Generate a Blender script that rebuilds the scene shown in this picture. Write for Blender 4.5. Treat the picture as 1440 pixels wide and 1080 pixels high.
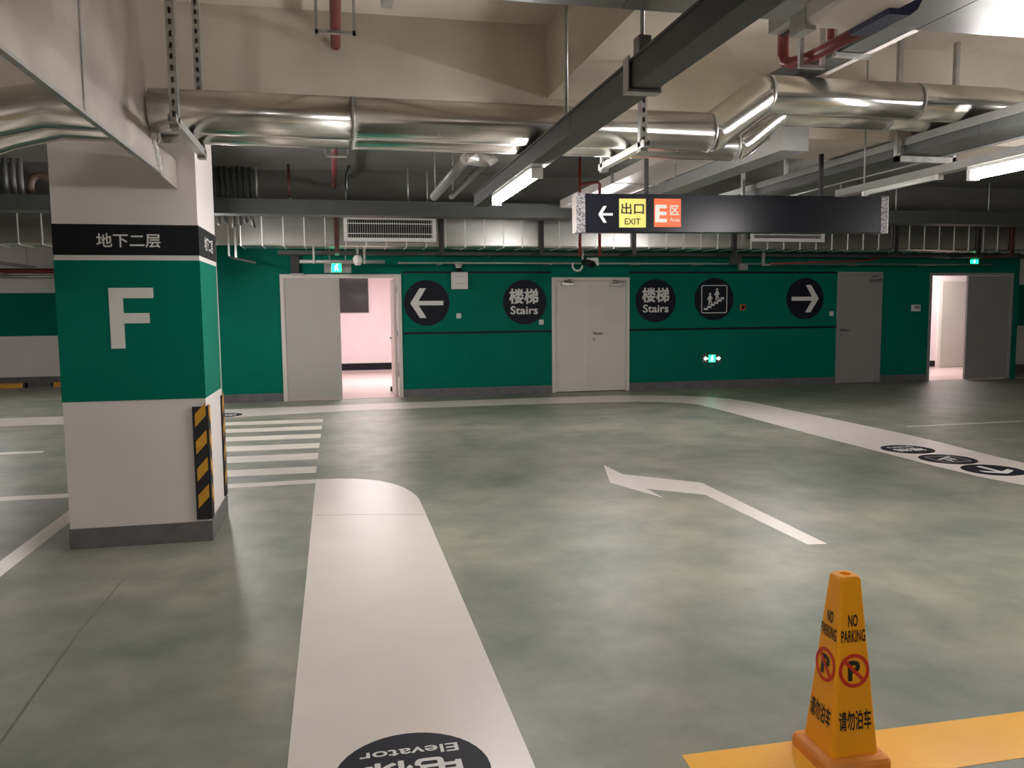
import bpy, bmesh, math, random
from mathutils import Vector, Matrix
random.seed(7)
S = bpy.context.scene
COL = S.collection
for o in list(bpy.data.objects):
    bpy.data.objects.remove(o)

# ------------------------------------------------------------------ camera
YAW, PITCH, ROLL, FPX = 0.2106, 0.0918, -0.0094, 1138.9
def cam_axes():
    cp, sp, cr, sr = math.cos(PITCH), math.sin(PITCH), math.cos(ROLL), math.sin(ROLL)
    fwd, up, right = Vector((0, cp, -sp)), Vector((0, sp, cp)), Vector((1, 0, 0))
    r2 = cr * right + sr * up
    u2 = -sr * right + cr * up
    Z = Matrix.Rotation(-YAW, 3, 'Z')
    return Z @ r2, Z @ u2, Z @ fwd
r, u, f = cam_axes()
cam = bpy.data.objects.new('camera', bpy.data.cameras.new('camera'))
COL.objects.link(cam)
M = Matrix((r, u, -f)).transposed().to_4x4()
M.translation = (0, 0, 1.5)
cam.matrix_world = M
cam.data.sensor_width = 36
cam.data.lens = FPX / 1440 * 36
cam.data.clip_start = 0.05
S.camera = cam

# ------------------------------------------------------------------ world, light levels, exposure
W = bpy.data.worlds.new('world')
S.world = W
W.use_nodes = True
W.node_tree.nodes['Background'].inputs[0].default_value = (0.9, 0.92, 0.95, 1)
W.node_tree.nodes['Background'].inputs[1].default_value = 0.02
LAMP_EMIT = 64.0
LAMP_COLOR = (1.0, 0.955, 0.945)
ROOM_LIGHT = 75.0
S.view_settings.view_transform = 'Standard'
S.view_settings.look = 'None'
S.view_settings.gamma = 1.0
S.view_settings.exposure = 1.3
S.view_settings.use_curve_mapping = False
S.cycles.max_bounces = 8
S.cycles.diffuse_bounces = 4
S.cycles.sample_clamp_indirect = 6.0

# ------------------------------------------------------------------ materials
def mat(name, col, rough=0.5, metal=0.0, var=0.0, scale=4.0, bump=0.0, bscale=40.0, rvar=0.0, col2=None, spec=0.5, stretch=None):
    m = bpy.data.materials.new(name)
    m.use_nodes = True
    nt = m.node_tree
    b = nt.nodes['Principled BSDF']
    b.inputs['Roughness'].default_value = rough
    b.inputs['Metallic'].default_value = metal
    b.inputs['Specular IOR Level'].default_value = spec
    tc = nt.nodes.new('ShaderNodeTexCoord')
    src = tc.outputs['Object']
    if stretch:
        mp = nt.nodes.new('ShaderNodeMapping')
        mp.inputs['Scale'].default_value = stretch
        nt.links.new(src, mp.inputs[0])
        src = mp.outputs[0]
    n = nt.nodes.new('ShaderNodeTexNoise')
    n.inputs['Scale'].default_value = scale
    n.inputs['Detail'].default_value = 5
    nt.links.new(src, n.inputs['Vector'])
    rp = nt.nodes.new('ShaderNodeValToRGB')
    c1 = tuple(max(0, c * (1 - var)) for c in col) + (1,)
    c2 = (tuple(col2) if col2 else tuple(min(1, c * (1 + var)) for c in col)) + (1,)
    rp.color_ramp.elements[0].position = 0.32
    rp.color_ramp.elements[1].position = 0.68
    rp.color_ramp.elements[0].color = c1
    rp.color_ramp.elements[1].color = c2
    nt.links.new(n.outputs['Fac'], rp.inputs[0])
    nt.links.new(rp.outputs[0], b.inputs['Base Color'])
    if rvar:
        mr = nt.nodes.new('ShaderNodeMapRange')
        mr.inputs['To Min'].default_value = max(0.02, rough - rvar)
        mr.inputs['To Max'].default_value = min(1, rough + rvar)
        nt.links.new(n.outputs['Fac'], mr.inputs[0])
        nt.links.new(mr.outputs[0], b.inputs['Roughness'])
    if bump:
        n2 = nt.nodes.new('ShaderNodeTexNoise')
        n2.inputs['Scale'].default_value = bscale
        n2.inputs['Detail'].default_value = 3
        nt.links.new(src, n2.inputs['Vector'])
        bp = nt.nodes.new('ShaderNodeBump')
        bp.inputs['Strength'].default_value = bump
        bp.inputs['Distance'].default_value = 0.02
        nt.links.new(n2.outputs['Fac'], bp.inputs['Height'])
        nt.links.new(bp.outputs[0], b.inputs['Normal'])
    return m

def glow(name, col, strength):
    m = bpy.data.materials.new(name)
    m.use_nodes = True
    b = m.node_tree.nodes['Principled BSDF']
    b.inputs['Base Color'].default_value = tuple(col) + (1,)
    b.inputs['Emission Color'].default_value = tuple(col) + (1,)
    b.inputs['Emission Strength'].default_value = strength
    return m

def floor_material():
    m = mat('epoxy_floor', (0.15, 0.165, 0.135), rough=0.42, rvar=0.10, bump=0.04, bscale=9, spec=0.4)
    nt = m.node_tree
    b = nt.nodes['Principled BSDF']
    tc = next(n for n in nt.nodes if n.type == 'TEX_COORD')
    big = nt.nodes.new('ShaderNodeTexNoise'); big.inputs['Scale'].default_value = 0.55; big.inputs['Detail'].default_value = 8; big.inputs['Roughness'].default_value = 0.6
    fine = nt.nodes.new('ShaderNodeTexNoise'); fine.inputs['Scale'].default_value = 1.9; fine.inputs['Detail'].default_value = 9; fine.inputs['Roughness'].default_value = 0.65; fine.inputs['Distortion'].default_value = 0.15
    for n in (big, fine):
        nt.links.new(tc.outputs['Object'], n.inputs['Vector'])
    r1 = nt.nodes.new('ShaderNodeValToRGB')
    r1.color_ramp.elements[0].position = 0.36; r1.color_ramp.elements[0].color = (0.185, 0.20, 0.165, 1)
    r1.color_ramp.elements[1].position = 0.66; r1.color_ramp.elements[1].color = (0.335, 0.315, 0.25, 1)
    r2 = nt.nodes.new('ShaderNodeValToRGB')
    r2.color_ramp.elements[0].position = 0.36; r2.color_ramp.elements[0].color = (0.70, 0.76, 0.74, 1)
    r2.color_ramp.elements[1].position = 0.62; r2.color_ramp.elements[1].color = (1.08, 1.08, 1.05, 1)
    mx = nt.nodes.new('ShaderNodeMix'); mx.data_type = 'RGBA'; mx.blend_type = 'MULTIPLY'; mx.inputs['Factor'].default_value = 1
    nt.links.new(big.outputs['Fac'], r1.inputs[0]); nt.links.new(fine.outputs['Fac'], r2.inputs[0])
    nt.links.new(r1.outputs[0], mx.inputs['A']); nt.links.new(r2.outputs[0], mx.inputs['B'])
    nt.links.new(mx.outputs['Result'], b.inputs['Base Color'])
    return m

MT = dict(
    floor=floor_material(),
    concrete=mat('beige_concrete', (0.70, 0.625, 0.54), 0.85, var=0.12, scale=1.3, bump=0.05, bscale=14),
    greyconc=mat('dark_grey_concrete', (0.12, 0.12, 0.105), 0.9, var=0.12, scale=1.3, bump=0.05, bscale=14),
    white=mat('white_wall_paint', (0.72, 0.67, 0.635), 0.55, var=0.03, scale=2, bump=0.03, bscale=60),
    green=mat('green_wall_paint', (0.0004, 0.155, 0.099), 0.55, var=0.05, scale=1.5, bump=0.02, bscale=60, spec=0.07),
    black=mat('black_paint', (0.007, 0.008, 0.010), 0.5, var=0.1, spec=0.25),
    greybase=mat('grey_skirting_paint', (0.13, 0.125, 0.125), 0.5, var=0.15, scale=8),
    paint=mat('white_road_paint', (0.74, 0.67, 0.61), 0.32, var=0.03, scale=3),
    barpaint=mat('worn_white_road_paint', (0.68, 0.64, 0.55), 0.4, var=0.08, scale=3, rvar=0.08),
    lettering=mat('white_lettering', (0.72, 0.71, 0.68), 0.5),
    yellow=mat('yellow_road_paint', (0.93, 0.47, 0.045), 0.35, var=0.06, scale=3, rvar=0.08),
    cone=mat('orange_yellow_plastic', (0.93, 0.37, 0.006), 0.42, var=0.04, scale=6, spec=0.4),
    conebase=mat('dusty_orange_plastic', (0.72, 0.25, 0.035), 0.6, var=0.1, scale=12),
    print_black=mat('black_print', (0.014, 0.010, 0.008), 0.5),
    print_red=mat('red_print', (0.62, 0.03, 0.01), 0.5),
    galv=mat('galvanised_sheet', (0.57, 0.525, 0.47), 0.40, metal=0.75, var=0.10, scale=3.5, rvar=0.08, bump=0.05, bscale=3.5),
    zinc=mat('zinc_channel', (0.50, 0.50, 0.48), 0.38, metal=0.8, var=0.12, scale=20),
    clad=mat('aluminium_pipe_cladding', (0.66, 0.645, 0.60), 0.24, metal=1.0, var=0.03, scale=3),
    foil=mat('aluminium_foil_wrap', (0.64, 0.63, 0.59), 0.27, metal=1.0, var=0.10, scale=2, bump=0.12, bscale=1.6),
    foilrib=mat('bright_foil_seam', (0.85, 0.85, 0.82), 0.35, metal=0.6, var=0.05),
    trunk=mat('dark_grey_trunking', (0.060, 0.064, 0.060), 0.5, metal=0.0, var=0.08, scale=5),
    greytrunk=mat('grey_steel_trunking', (0.30, 0.30, 0.285), 0.45, metal=0.4, var=0.08, scale=5),
    ductgrey=mat('grey_duct_sheet', (0.27, 0.275, 0.27), 0.36, metal=0.6, var=0.08, scale=2, bump=0.03, bscale=4),
    darksteel=mat('dark_painted_steel', (0.022, 0.021, 0.021), 0.5, var=0.2, scale=12),
    rust=mat('red_brown_painted_steel', (0.075, 0.022, 0.018), 0.55, var=0.2, scale=12),
    red=mat('red_sprinkler_pipe', (0.18, 0.018, 0.018), 0.4, var=0.15, scale=9),
    rod=mat('pale_threaded_rod', (0.45, 0.46, 0.43), 0.4, metal=0.5, var=0.1, scale=20),
    door=mat('light_grey_door', (0.47, 0.445, 0.40), 0.5, var=0.03, scale=2),
    doorcream=mat('cream_grey_door', (0.70, 0.65, 0.60), 0.5, var=0.03, scale=2),
    doorgrey=mat('plain_grey_door', (0.30, 0.285, 0.27), 0.5, var=0.04, scale=2),
    steel=mat('brushed_steel', (0.35, 0.34, 0.32), 0.35, metal=0.9, var=0.1, scale=30),
    signblack=mat('black_sign_sheet', (0.010, 0.011, 0.018), 0.55, var=0.08, scale=5, spec=0.2),
    hangblack=mat('satin_black_sign_face', (0.008, 0.009, 0.013), 0.27, var=0.1, scale=3, spec=0.25),
    perf=mat('speckled_end_cap', (0.20, 0.19, 0.20), 0.5, metal=0.3, var=0.85, scale=75),
    signyellow=mat('yellow_sign_panel', (0.76, 0.66, 0.16), 0.45),
    signorange=mat('orange_sign_panel', (0.90, 0.16, 0.045), 0.45),
    pink=mat('pale_pink_lobby_paint', (0.80, 0.685, 0.695), 0.6, var=0.02),
    pinkfloor=mat('pinkish_lobby_tile', (0.60, 0.47, 0.44), 0.3, var=0.04, scale=2),
    plastic=mat('white_plastic', (0.70, 0.68, 0.65), 0.45, var=0.03),
    fanwhite=mat('off_white_housing', (0.75, 0.69, 0.66), 0.5, var=0.05, scale=8),
    fanblue=mat('dark_blue_bracket', (0.03, 0.035, 0.085), 0.4, var=0.1),
    glass=mat('dark_window_glass', (0.055, 0.055, 0.06), 0.12, spec=0.6),
    stop=mat('yellow_rubber', (0.60, 0.32, 0.03), 0.6, var=0.15, scale=10),
    guard=mat('black_rubber', (0.012, 0.012, 0.014), 0.6, var=0.2, scale=20),
    guardyellow=mat('yellow_reflective_strip', (0.60, 0.30, 0.02), 0.5, var=0.1, scale=15),
    tube=glow('lit_tube', LAMP_COLOR, LAMP_EMIT),
    tubeoff=mat('unlit_tube', (0.75, 0.76, 0.74), 0.3),
    exitglow=glow('green_exit_glow', (0.01, 0.75, 0.25), 1.6),
    exitwhite=glow('white_exit_glow', (0.75, 1.0, 0.88), 2.2),
    cable=mat('black_cable', (0.012, 0.018, 0.016), 0.5),
    joint=mat('dark_joint', (0.15, 0.15, 0.125), 0.7, var=0.25, scale=20),
    brown=mat('brown_plastic_pipe', (0.16, 0.10, 0.075), 0.5, var=0.1),
    orange=mat('orange_red_plastic', (0.45, 0.10, 0.03), 0.5),
)

# rolled cladding: fine grooves round the pipe draw highlights out along it
_nt = MT['clad'].node_tree
_tg = _nt.nodes.new('ShaderNodeTangent'); _tg.direction_type = 'RADIAL'; _tg.axis = 'X'
_b = _nt.nodes['Principled BSDF']
_b.inputs['Anisotropic'].default_value = 0.8
_b.inputs['Anisotropic Rotation'].default_value = 0.25
_nt.links.new(_tg.outputs[0], _b.inputs['Tangent'])
# ------------------------------------------------------------------ builders
class MB:
    def __init__(self):
        self.v, self.f, self.s = [], [], []
    def add(self, v, f, smooth=False):
        n = len(self.v)
        self.v += [Vector(p) for p in v]
        self.f += [[i + n for i in q] for q in f]
        self.s += [smooth] * len(f)
        return self
    def box(self, x0, x1, y0, y1, z0, z1, bev=0.0):
        bm = bmesh.new()
        bmesh.ops.create_cube(bm, size=1)
        for q in bm.verts:
            q.co = Vector(((x0 + x1) / 2 + q.co.x * (x1 - x0), (y0 + y1) / 2 + q.co.y * (y1 - y0), (z0 + z1) / 2 + q.co.z * (z1 - z0)))
        if bev:
            bmesh.ops.bevel(bm, geom=bm.edges[:], offset=bev, segments=2, affect='EDGES', profile=0.5)
        return self.addbm(bm)
    def addbm(self, bm, smooth=False, mtx=None):
        bm.verts.index_update()
        v = [(mtx @ q.co) if mtx else q.co.copy() for q in bm.verts]
        self.add(v, [[q.index for q in fc.verts] for fc in bm.faces], smooth)
        bm.free()
        return self
    def frame(self, d):
        d = d.normalized()
        a = Vector((0, 0, 1)) if abs(d.z) < 0.9 else Vector((0, 1, 0))
        x = d.cross(a).normalized()
        return x, d.cross(x).normalized()
    def tube(self, path, r, n=12, cap=True):
        P = [Vector(p) for p in path]
        m = len(P)
        vs, fs = [], []
        x = None
        for i, p in enumerate(P):
            d = (P[min(i + 1, m - 1)] - P[max(i - 1, 0)]).normalized()
            if x is None:
                x, y = self.frame(d)
            else:
                x = (x - d * x.dot(d)).normalized(); y = d.cross(x)
            # keep the section full at bends
            k = 1.0
            if 0 < i < m - 1:
                c = (P[i + 1] - p).normalized().dot((p - P[i - 1]).normalized())
                k = 1.0 / max(0.6, math.sqrt((1 + c) / 2))
            rr = r[i] if isinstance(r, (list, tuple)) else r
            for j in range(n):
                a = 2 * math.pi * j / n
                vs.append(p + (x * math.cos(a) + y * math.sin(a)) * rr)
        for i in range(m - 1):
            for j in range(n):
                fs.append([i * n + j, i * n + (j + 1) % n, (i + 1) * n + (j + 1) % n, (i + 1) * n + j])
        self.add(vs, fs, True)
        if cap:
            b = len(self.v) - len(vs)
            self.f += [[b + j for j in range(n)][::-1], [b + (m - 1) * n + j for j in range(n)]]
            self.s += [False, False]
        return self
    def prism(self, pts, o, ex, ey, ez, t0, t1):
        """polygon in the (ex, ey) plane at o, from t0 to t1 along ez"""
        o, ex, ey, ez = Vector(o), Vector(ex), Vector(ey), Vector(ez)
        n = len(pts)
        a = [o + ex * p[0] + ey * p[1] + ez * t0 for p in pts]
        b = [o + ex * p[0] + ey * p[1] + ez * t1 for p in pts]
        fs = [list(range(n))[::-1], [i + n for i in range(n)]] + [[i, (i + 1) % n, (i + 1) % n + n, i + n] for i in range(n)]
        return self.add(a + b, fs)
    def build(self, name, m, parent=None, label=None, kind=None, local=False):
        me = bpy.data.meshes.new(name)
        off = Vector((0, 0, 0))
        if parent is not None and not local:
            q = parent
            while q:
                off += q.location
                q = q.parent
        me.from_pydata([tuple(p - off) for p in self.v], [], self.f)
        me.polygons.foreach_set('use_smooth', self.s)
        bm = bmesh.new(); bm.from_mesh(me)
        bmesh.ops.recalc_face_normals(bm, faces=bm.faces[:])
        bm.to_mesh(me); bm.free()
        me.materials.append(m)
        o = bpy.data.objects.new(name, me)
        COL.objects.link(o)
        if parent is not None:
            o.parent = parent
        if label: o['label'] = label
        if kind: o['kind'] = kind
        return o

def tag(o, label, cat, group=None):
    o['label'] = label; o['category'] = cat
    if group: o['group'] = group
    return o
def thing(name, label, cat, loc=(0, 0, 0), group=None):
    o = bpy.data.objects.new(name, None)
    o.empty_display_size = 0.1
    COL.objects.link(o)
    o.location = loc
    return tag(o, label, cat, group)
def box(name, m, dims, parent=None, bev=0.0, **k):
    return MB().box(*dims, bev=bev).build(name, m, parent, **k)
def structure(name, m, mb, parent=None, label=None):
    return mb.build(name, m, parent, label, kind='structure' if parent is None else None)
def dup(root, loc, label=None):
    def cp(o, par):
        c = o.copy(); COL.objects.link(c); c.parent = par
        for ch in list(o.children): cp(ch, c)
        return c
    r = cp(root, None)
    r.location = loc
    if label: r['label'] = label
    return r

def text2d(body):
    c = bpy.data.curves.new('t', 'FONT')
    c.body = body; c.size = 1; c.resolution_u = 3
    c.fill_mode = 'FRONT'
    o = bpy.data.objects.new('t', c)
    COL.objects.link(o)
    me = bpy.data.meshes.new_from_object(o.evaluated_get(bpy.context.evaluated_depsgraph_get()))
    v = [(p.co.x, p.co.y) for p in me.vertices]
    fs = [list(p.vertices) for p in me.polygons]
    bpy.data.objects.remove(o); bpy.data.curves.remove(c); bpy.data.meshes.remove(me)
    return v, fs
def put_text(mb, body, c, w, h, ex, ey, bold=0.0, lift=0.0015, shear=None):
    """flat lettering centred on c, w by h, reading along ex with ey up"""
    v, fs = text2d(body)
    x0, x1 = min(p[0] for p in v), max(p[0] for p in v)
    y0, y1 = min(p[1] for p in v), max(p[1] for p in v)
    ex, ey, c = Vector(ex), Vector(ey), Vector(c)
    nz = ex.cross(ey)
    # heavier strokes: overprint the same glyphs slightly shifted
    bx, by = bold * w / (x1 - x0), bold * h / (y1 - y0)
    steps = [(0, 0)] if not bold else [(-1, 0), (1, 0), (0, -1), (0, 1), (-0.7, -0.7), (0.7, 0.7), (-0.7, 0.7), (0.7, -0.7)]
    for i, (qx, qy) in enumerate(steps):
        vs = []
        for p in v:
            a = ((p[0] - x0) / (x1 - x0) - 0.5) * (w - 2 * bx) + qx * bx
            b = ((p[1] - y0) / (y1 - y0) - 0.5) * (h - 2 * by) + qy * by
            vs.append(c + ex * a + ey * b + nz * (lift + i * 0.00003))
        mb.add(vs, fs)
    return mb
def circle(n, r, cx=0, cy=0):
    return [(cx + r * math.cos(2 * math.pi * i / n), cy + r * math.sin(2 * math.pi * i / n)) for i in range(n)]
def arrow_pts(L, H, t, flip=1):
    """arrow pointing to -x (flip=-1: +x): tail length L, head height H, stroke t"""
    h = H / 2
    p = [(L / 2, t / 2), (-L / 2 + t * 1.9, t / 2), (-L / 2 + h * 0.86 + t * 0.75, h), (-L / 2 + h * 0.86 - t * 0.75, h), (-L / 2, 0.0),
         (-L / 2 + h * 0.86 - t * 0.75, -h), (-L / 2 + h * 0.86 + t * 0.75, -h), (-L / 2 + t * 1.9, -t / 2), (L / 2, -t / 2)]
    return [(a * flip, b) for a, b in p]
X, Y, Z = Vector((1, 0, 0)), Vector((0, 1, 0)), Vector((0, 0, 1))

# ------------------------------------------------------------------ the setting: floor, ceiling, walls
WY = 14.03                      # front wall
SLAB = 3.41
floor = structure('floor', MT['floor'], MB().box(-12, 18, -8, 22.5, -0.2, 0))
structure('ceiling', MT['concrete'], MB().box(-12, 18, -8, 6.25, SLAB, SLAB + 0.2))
structure('ceiling_rear', MT['greyconc'], MB().box(-12, 18, 6.25, 22.5, SLAB, SLAB + 0.2))  # rear slab is a darker, greyer concrete than the front
structure('ceiling_beam', MT['concrete'], MB().box(-12, 18, 5.50, 6.25, 2.73, SLAB))
structure('ceiling_beam', MT['concrete'], MB().box(1.44, 2.05, -8, 5.50, 2.93, SLAB))
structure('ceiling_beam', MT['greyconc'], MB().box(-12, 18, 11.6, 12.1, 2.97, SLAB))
structure('wall_back', MT['white'], MB().box(-12, 18, -8.2, -8, 0, SLAB))

def banded_wall(name, x0, x1, y0, y1, zg0=1.045, zg1=1.93, top=SLAB):
    w = structure(name, MT['white'], MB().box(x0, x1, y0, y1, 0, top))
    box('green_band', MT['green'], (x0 - 0.004, x1 + 0.004, y0 - 0.004, y1 + 0.004, zg0, zg1), w)
    box('skirting_band', MT['greybase'], (x0 - 0.006, x1 + 0.006, y0 - 0.006, y1 + 0.006, 0, 0.2), w)
    return w
banded_wall('wall_left', -12, -1.9, 18.5, 18.7)
banded_wall('wall_far_left', -12.2, -12, -8, 18.5)
banded_wall('wall_far_right', 18, 18.2, -8, 15)
banded_wall('wall_right', 13.55, 18, 15.0, 15.2)

# front wall with its openings
D1 = (-0.92, 1.075, 2.115)
D2 = (3.735, 5.19, 2.06)
D3 = (9.42, 10.395, 2.16)
D4 = (11.46, 13.40, 2.14)
GTOP = 2.585
mb = MB()
xs = [-1.9] + [q for d in (D1, D2, D3, D4) for q in d[:2]] + [13.55]
for i in range(0, len(xs), 2):
    mb.box(xs[i], xs[i + 1], WY, WY + 0.2, 0, GTOP)
for d in (D1, D2, D3, D4):
    mb.box(d[0], d[1], WY, WY + 0.2, d[2], GTOP)
structure('wall_front', MT['green'], mb)
structure('wall_front_top', MT['white'], MB().box(-1.9, 13.55, WY, WY + 0.2, GTOP, SLAB))
structure('wall_return_left', MT['white'], MB().box(-2.1, -1.9, WY, 18.5, 0, SLAB))
structure('wall_return_right', MT['white'], MB().box(13.4, 13.55, WY + 0.2, 15.0, 0, SLAB))
bb = [(xs[0], xs[1]), (xs[2], xs[3]), (xs[4], xs[5]), (xs[6], xs[7])]
for i, (a, b) in enumerate(bb):
    structure('baseboard_front', MT['greybase'], MB().box(a, b, WY - 0.008, WY, 0, 0.138))
t = MB()
for a, b in ((1.1, 3.73), (5.195, 9.41)):
    t.box(a, b, WY - 0.012, WY, 1.088, 1.126)
structure('trim_1', MT['black'], t)
t = MB()
for a, b in ((1.1, 3.73), (5.195, 9.41)):
    t.box(a, b, WY - 0.012, WY, 2.13, 2.165)
structure('trim_2', MT['black'], t)

# ------------------------------------------------------------------ lobby rooms behind the open doors
structure('wall_lobby_end', MT['pink'], MB().box(-2.1, 3.4, 20.5, 20.6, 0, 2.7))
structure('wall_lobby_side', MT['pink'], MB().box(3.3, 3.4, WY + 0.2, 20.5, 0, 2.7))
structure('wall_lobby_left', MT['pink'], MB().box(-1.9, -1.86, WY + 0.2, 20.5, 0, 2.7))
structure('floor_lobby', MT['pinkfloor'], MB().box(-1.86, 3.3, WY + 0.02, 20.5, 0, 0.004))
structure('ceiling_lobby', MT['pink'], MB().box(-1.9, 3.4, WY + 0.2, 20.6, 2.7, 2.8))
structure('baseboard_lobby', MT['black'], MB().box(-1.86, 3.3, 20.48, 20.5, 0.03, 0.2))
w1 = MB().box(-0.75, 0.76, 20.46, 20.5, 1.46, 1.5).box(-0.75, 0.76, 20.46, 20.5, 2.33, 2.37).box(-0.75, -0.71, 20.46, 20.5, 1.5, 2.33).box(0.72, 0.76, 20.46, 20.5, 1.5, 2.33)
win = structure('window_1', MT['darksteel'], w1)
box('pane', MT['glass'], (-0.71, 0.72, 20.475, 20.495, 1.5, 2.33), win)
structure('wall_stair_end', MT['pink'], MB().box(11.2, 16.5, 17.0, 17.1, 0, 2.7))
structure('wall_stair_left', MT['pink'], MB().box(11.1, 11.2, WY + 0.2, 17.1, 0, 2.7))
structure('wall_stair_right', MT['pink'], MB().box(16.4, 16.5, 15.2, 17.0, 0, 2.7))
structure('floor_stair', MT['pinkfloor'], MB().box(11.2, 16.4, WY + 0.02, 17.0, 0, 0.004))
structure('ceiling_stair', MT['pink'], MB().box(11.1, 16.5, WY + 0.2, 17.1, 2.7, 2.8))
structure('baseboard_stair', MT['black'], MB().box(11.2, 14.1, 16.98, 17.0, 0.03, 0.17))
d5 = structure('door_5', MT['doorcream'], MB().box(14.14, 15.1, 16.95, 17.0, 0, 2.12))
box('door_leaf', MT['door'], (14.2, 15.04, 16.93, 16.955, 0.02, 2.07), d5)
for nm, lx, ly in (('lobby_light', 0.9, 17.2), ('stair_light', 13.0, 16.0)):
    L = bpy.data.lights.new(nm, 'AREA'); L.energy = ROOM_LIGHT * (1.0 if nm[0] == 'l' else 0.55); L.color = (1, 0.92, 0.92)
    L.shape = 'RECTANGLE'; L.size = 1.6; L.size_y = 1.6
    o = bpy.data.objects.new(nm, L); COL.objects.link(o); o.location = (lx, ly, 2.66)
    b = thing('ceiling_light', 'bright square ceiling light inside the ' + ('lobby behind the left doorway' if nm[0] == 'l' else 'stair hall behind the right doorway'), 'light', (lx, ly, 2.68))
    box('housing', MT['plastic'], (lx - 0.85, lx + 0.85, ly - 0.85, ly + 0.85, 2.675, 2.70), b)

# ------------------------------------------------------------------ doors
def frame_mb(x0, x1, zt, y0, y1, w=0.06):
    return MB().box(x0, x0 + w, y0, y1, 0, zt).box(x1 - w, x1, y0, y1, 0, zt).box(x0 + w, x1 - w, y0, y1, zt - w, zt)
d1 = structure('door_1', MT['doorcream'], frame_mb(D1[0], D1[1], D1[2], WY - 0.03, WY + 0.14))
leaf = box('door_leaf', MT['door'], (D1[0] + 0.065, 0.045, WY + 0.01, WY + 0.06, 0.012, D1[2] - 0.065), d1, bev=0.004)
# right leaf swung inwards about its hinge
ol = MB().box(0.955, 1.01, WY + 0.15, WY + 1.10, 0.012, D1[2] - 0.065, bev=0.004).build('door_leaf', MT['doorcream'], d1)
box('handle', MT['steel'], (0.925, 0.955, WY + 0.95, WY + 1.05, 0.98, 1.02), ol)
box('door_stop', MT['black'], (0.925, 1.0, WY + 1.10, WY + 1.17, 0.0, 0.09), ol)
for z in (0.35, 1.05, 1.8):
    box('hinge', MT['steel'], (1.0, 1.02, WY + 0.135, WY + 0.165, z, z + 0.11), d1)

d2 = structure('door_2', MT['doorcream'], frame_mb(D2[0], D2[1], D2[2], WY - 0.03, WY + 0.14))
xm = 4.435
l2 = box('door_leaf', MT['doorcream'], (D2[0] + 0.065, xm - 0.004, WY - 0.005, WY + 0.045, 0.012, D2[2] - 0.065), d2, bev=0.004)
r2_ = box('door_leaf', MT['doorcream'], (xm + 0.004, D2[1] - 0.065, WY - 0.005, WY + 0.045, 0.012, D2[2] - 0.065), d2, bev=0.004)
box('meeting_strip', MT['doorcream'], (xm - 0.03, xm + 0.012, WY - 0.014, WY - 0.005, 0.02, D2[2] - 0.07), l2)
def lever(x, z, parent, flip=1, m='steel'):
    h = MB().box(x - 0.02, x + 0.02, WY - 0.022, WY - 0.005, z - 0.025, z + 0.025)
    h.tube([(x, WY - 0.02, z), (x, WY - 0.06, z), (x + flip * 0.03, WY - 0.068, z), (x + flip * 0.14, WY - 0.065, z - 0.008)], 0.012, 8)
    h.build('handle', MT[m], parent)
    k = MB(); k.prism(circle(14, 0.022), (x, WY - 0.016, z - 0.11), X, Z, Y, 0, 0.012); k.build('keyhole', MT[m], parent)
lever(4.52, 1.06, r2_)
def closer(x, z, parent, flip):
    c = MB().box(x - 0.11, x + 0.11, WY - 0.055, WY - 0.005, z - 0.03, z + 0.03, bev=0.005)
    c.tube([(x + flip * 0.08, WY - 0.06, z + 0.02), (x - flip * 0.12, WY - 0.16, z + 0.045), (x + flip * 0.06, WY - 0.05, z + 0.075)], 0.012, 6)
    c.build('door_closer', MT['steel'], parent)
closer(4.02, 1.945, l2, 1); closer(4.93, 1.93, r2_, -1)
d3 = structure('door_3', MT['doorgrey'], frame_mb(D3[0], D3[1], D3[2], WY - 0.02, WY + 0.14, 0.05))
l3 = box('door_leaf', MT['doorgrey'], (D3[0] + 0.055, D3[1] - 0.055, WY - 0.004, WY + 0.045, 0.012, D3[2] - 0.055), d3, bev=0.004)
lever(9.52, 1.05, l3); closer(10.2, 2.0, l3, -1)
d4 = structure('door_4', MT['doorgrey'], frame_mb(D4[0], D4[1], D4[2] , WY - 0.02, WY + 0.14, 0.05))
box('door_leaf', MT['doorgrey'], (12.345, D4[1] - 0.055, WY + 0.0, WY + 0.05, 0.012, D4[2] - 0.055), d4, bev=0.004)
box('threshold', MT['doorcream'], (12.345, 13.2, WY - 0.03, WY, 0.0, 0.012), d4)

# ------------------------------------------------------------------ paint on the floor
def floor_shape(name, pts, m, label=None, z=0.0015, parent=floor):
    return MB().prism(pts, (0, 0, 0), X, Y, Z, 0.0002, z).build(name, m, parent, label)
def arc(cx, cy, r, a0, a1, n=10):
    return [(cx + r * math.cos(math.radians(a0 + (a1 - a0) * i / n)), cy + r * math.sin(math.radians(a0 + (a1 - a0) * i / n))) for i in range(n + 1)]
floor_shape('walkway_strip', [(-0.19, 0.0), (0.59, 0.0)] + [(0.597, 5.6), (0.596, 6.35)] + [(0.583, 6.5), (0.555, 6.65), (0.52, 6.79), (0.47, 6.92), (0.41, 7.03), (0.33, 7.14), (0.22, 7.235), (0.10, 7.30), (-0.03, 7.34), (-0.232, 7.36)] + [(-0.216, 4.77)], MT['paint'], 'broad white walkway strip with a rounded far end')
up = [(-11.5, 12.90), (-3.95, 12.90), (-1.75, 13.09), (1.39, 13.25), (3.84, 13.29)] + [(4.6, 13.25), (5.2, 13.12), (5.7, 12.88), (6.05, 12.58), (6.28, 12.2), (6.38, 11.7)] + [(6.44, 9.8), (6.47, 8.3), (6.44, 7.6)] + [(6.36, 6.9), (6.34, 6.4), (6.42, 5.9), (6.75, 5.5), (7.3, 5.35), (12, 5.35)]
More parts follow.
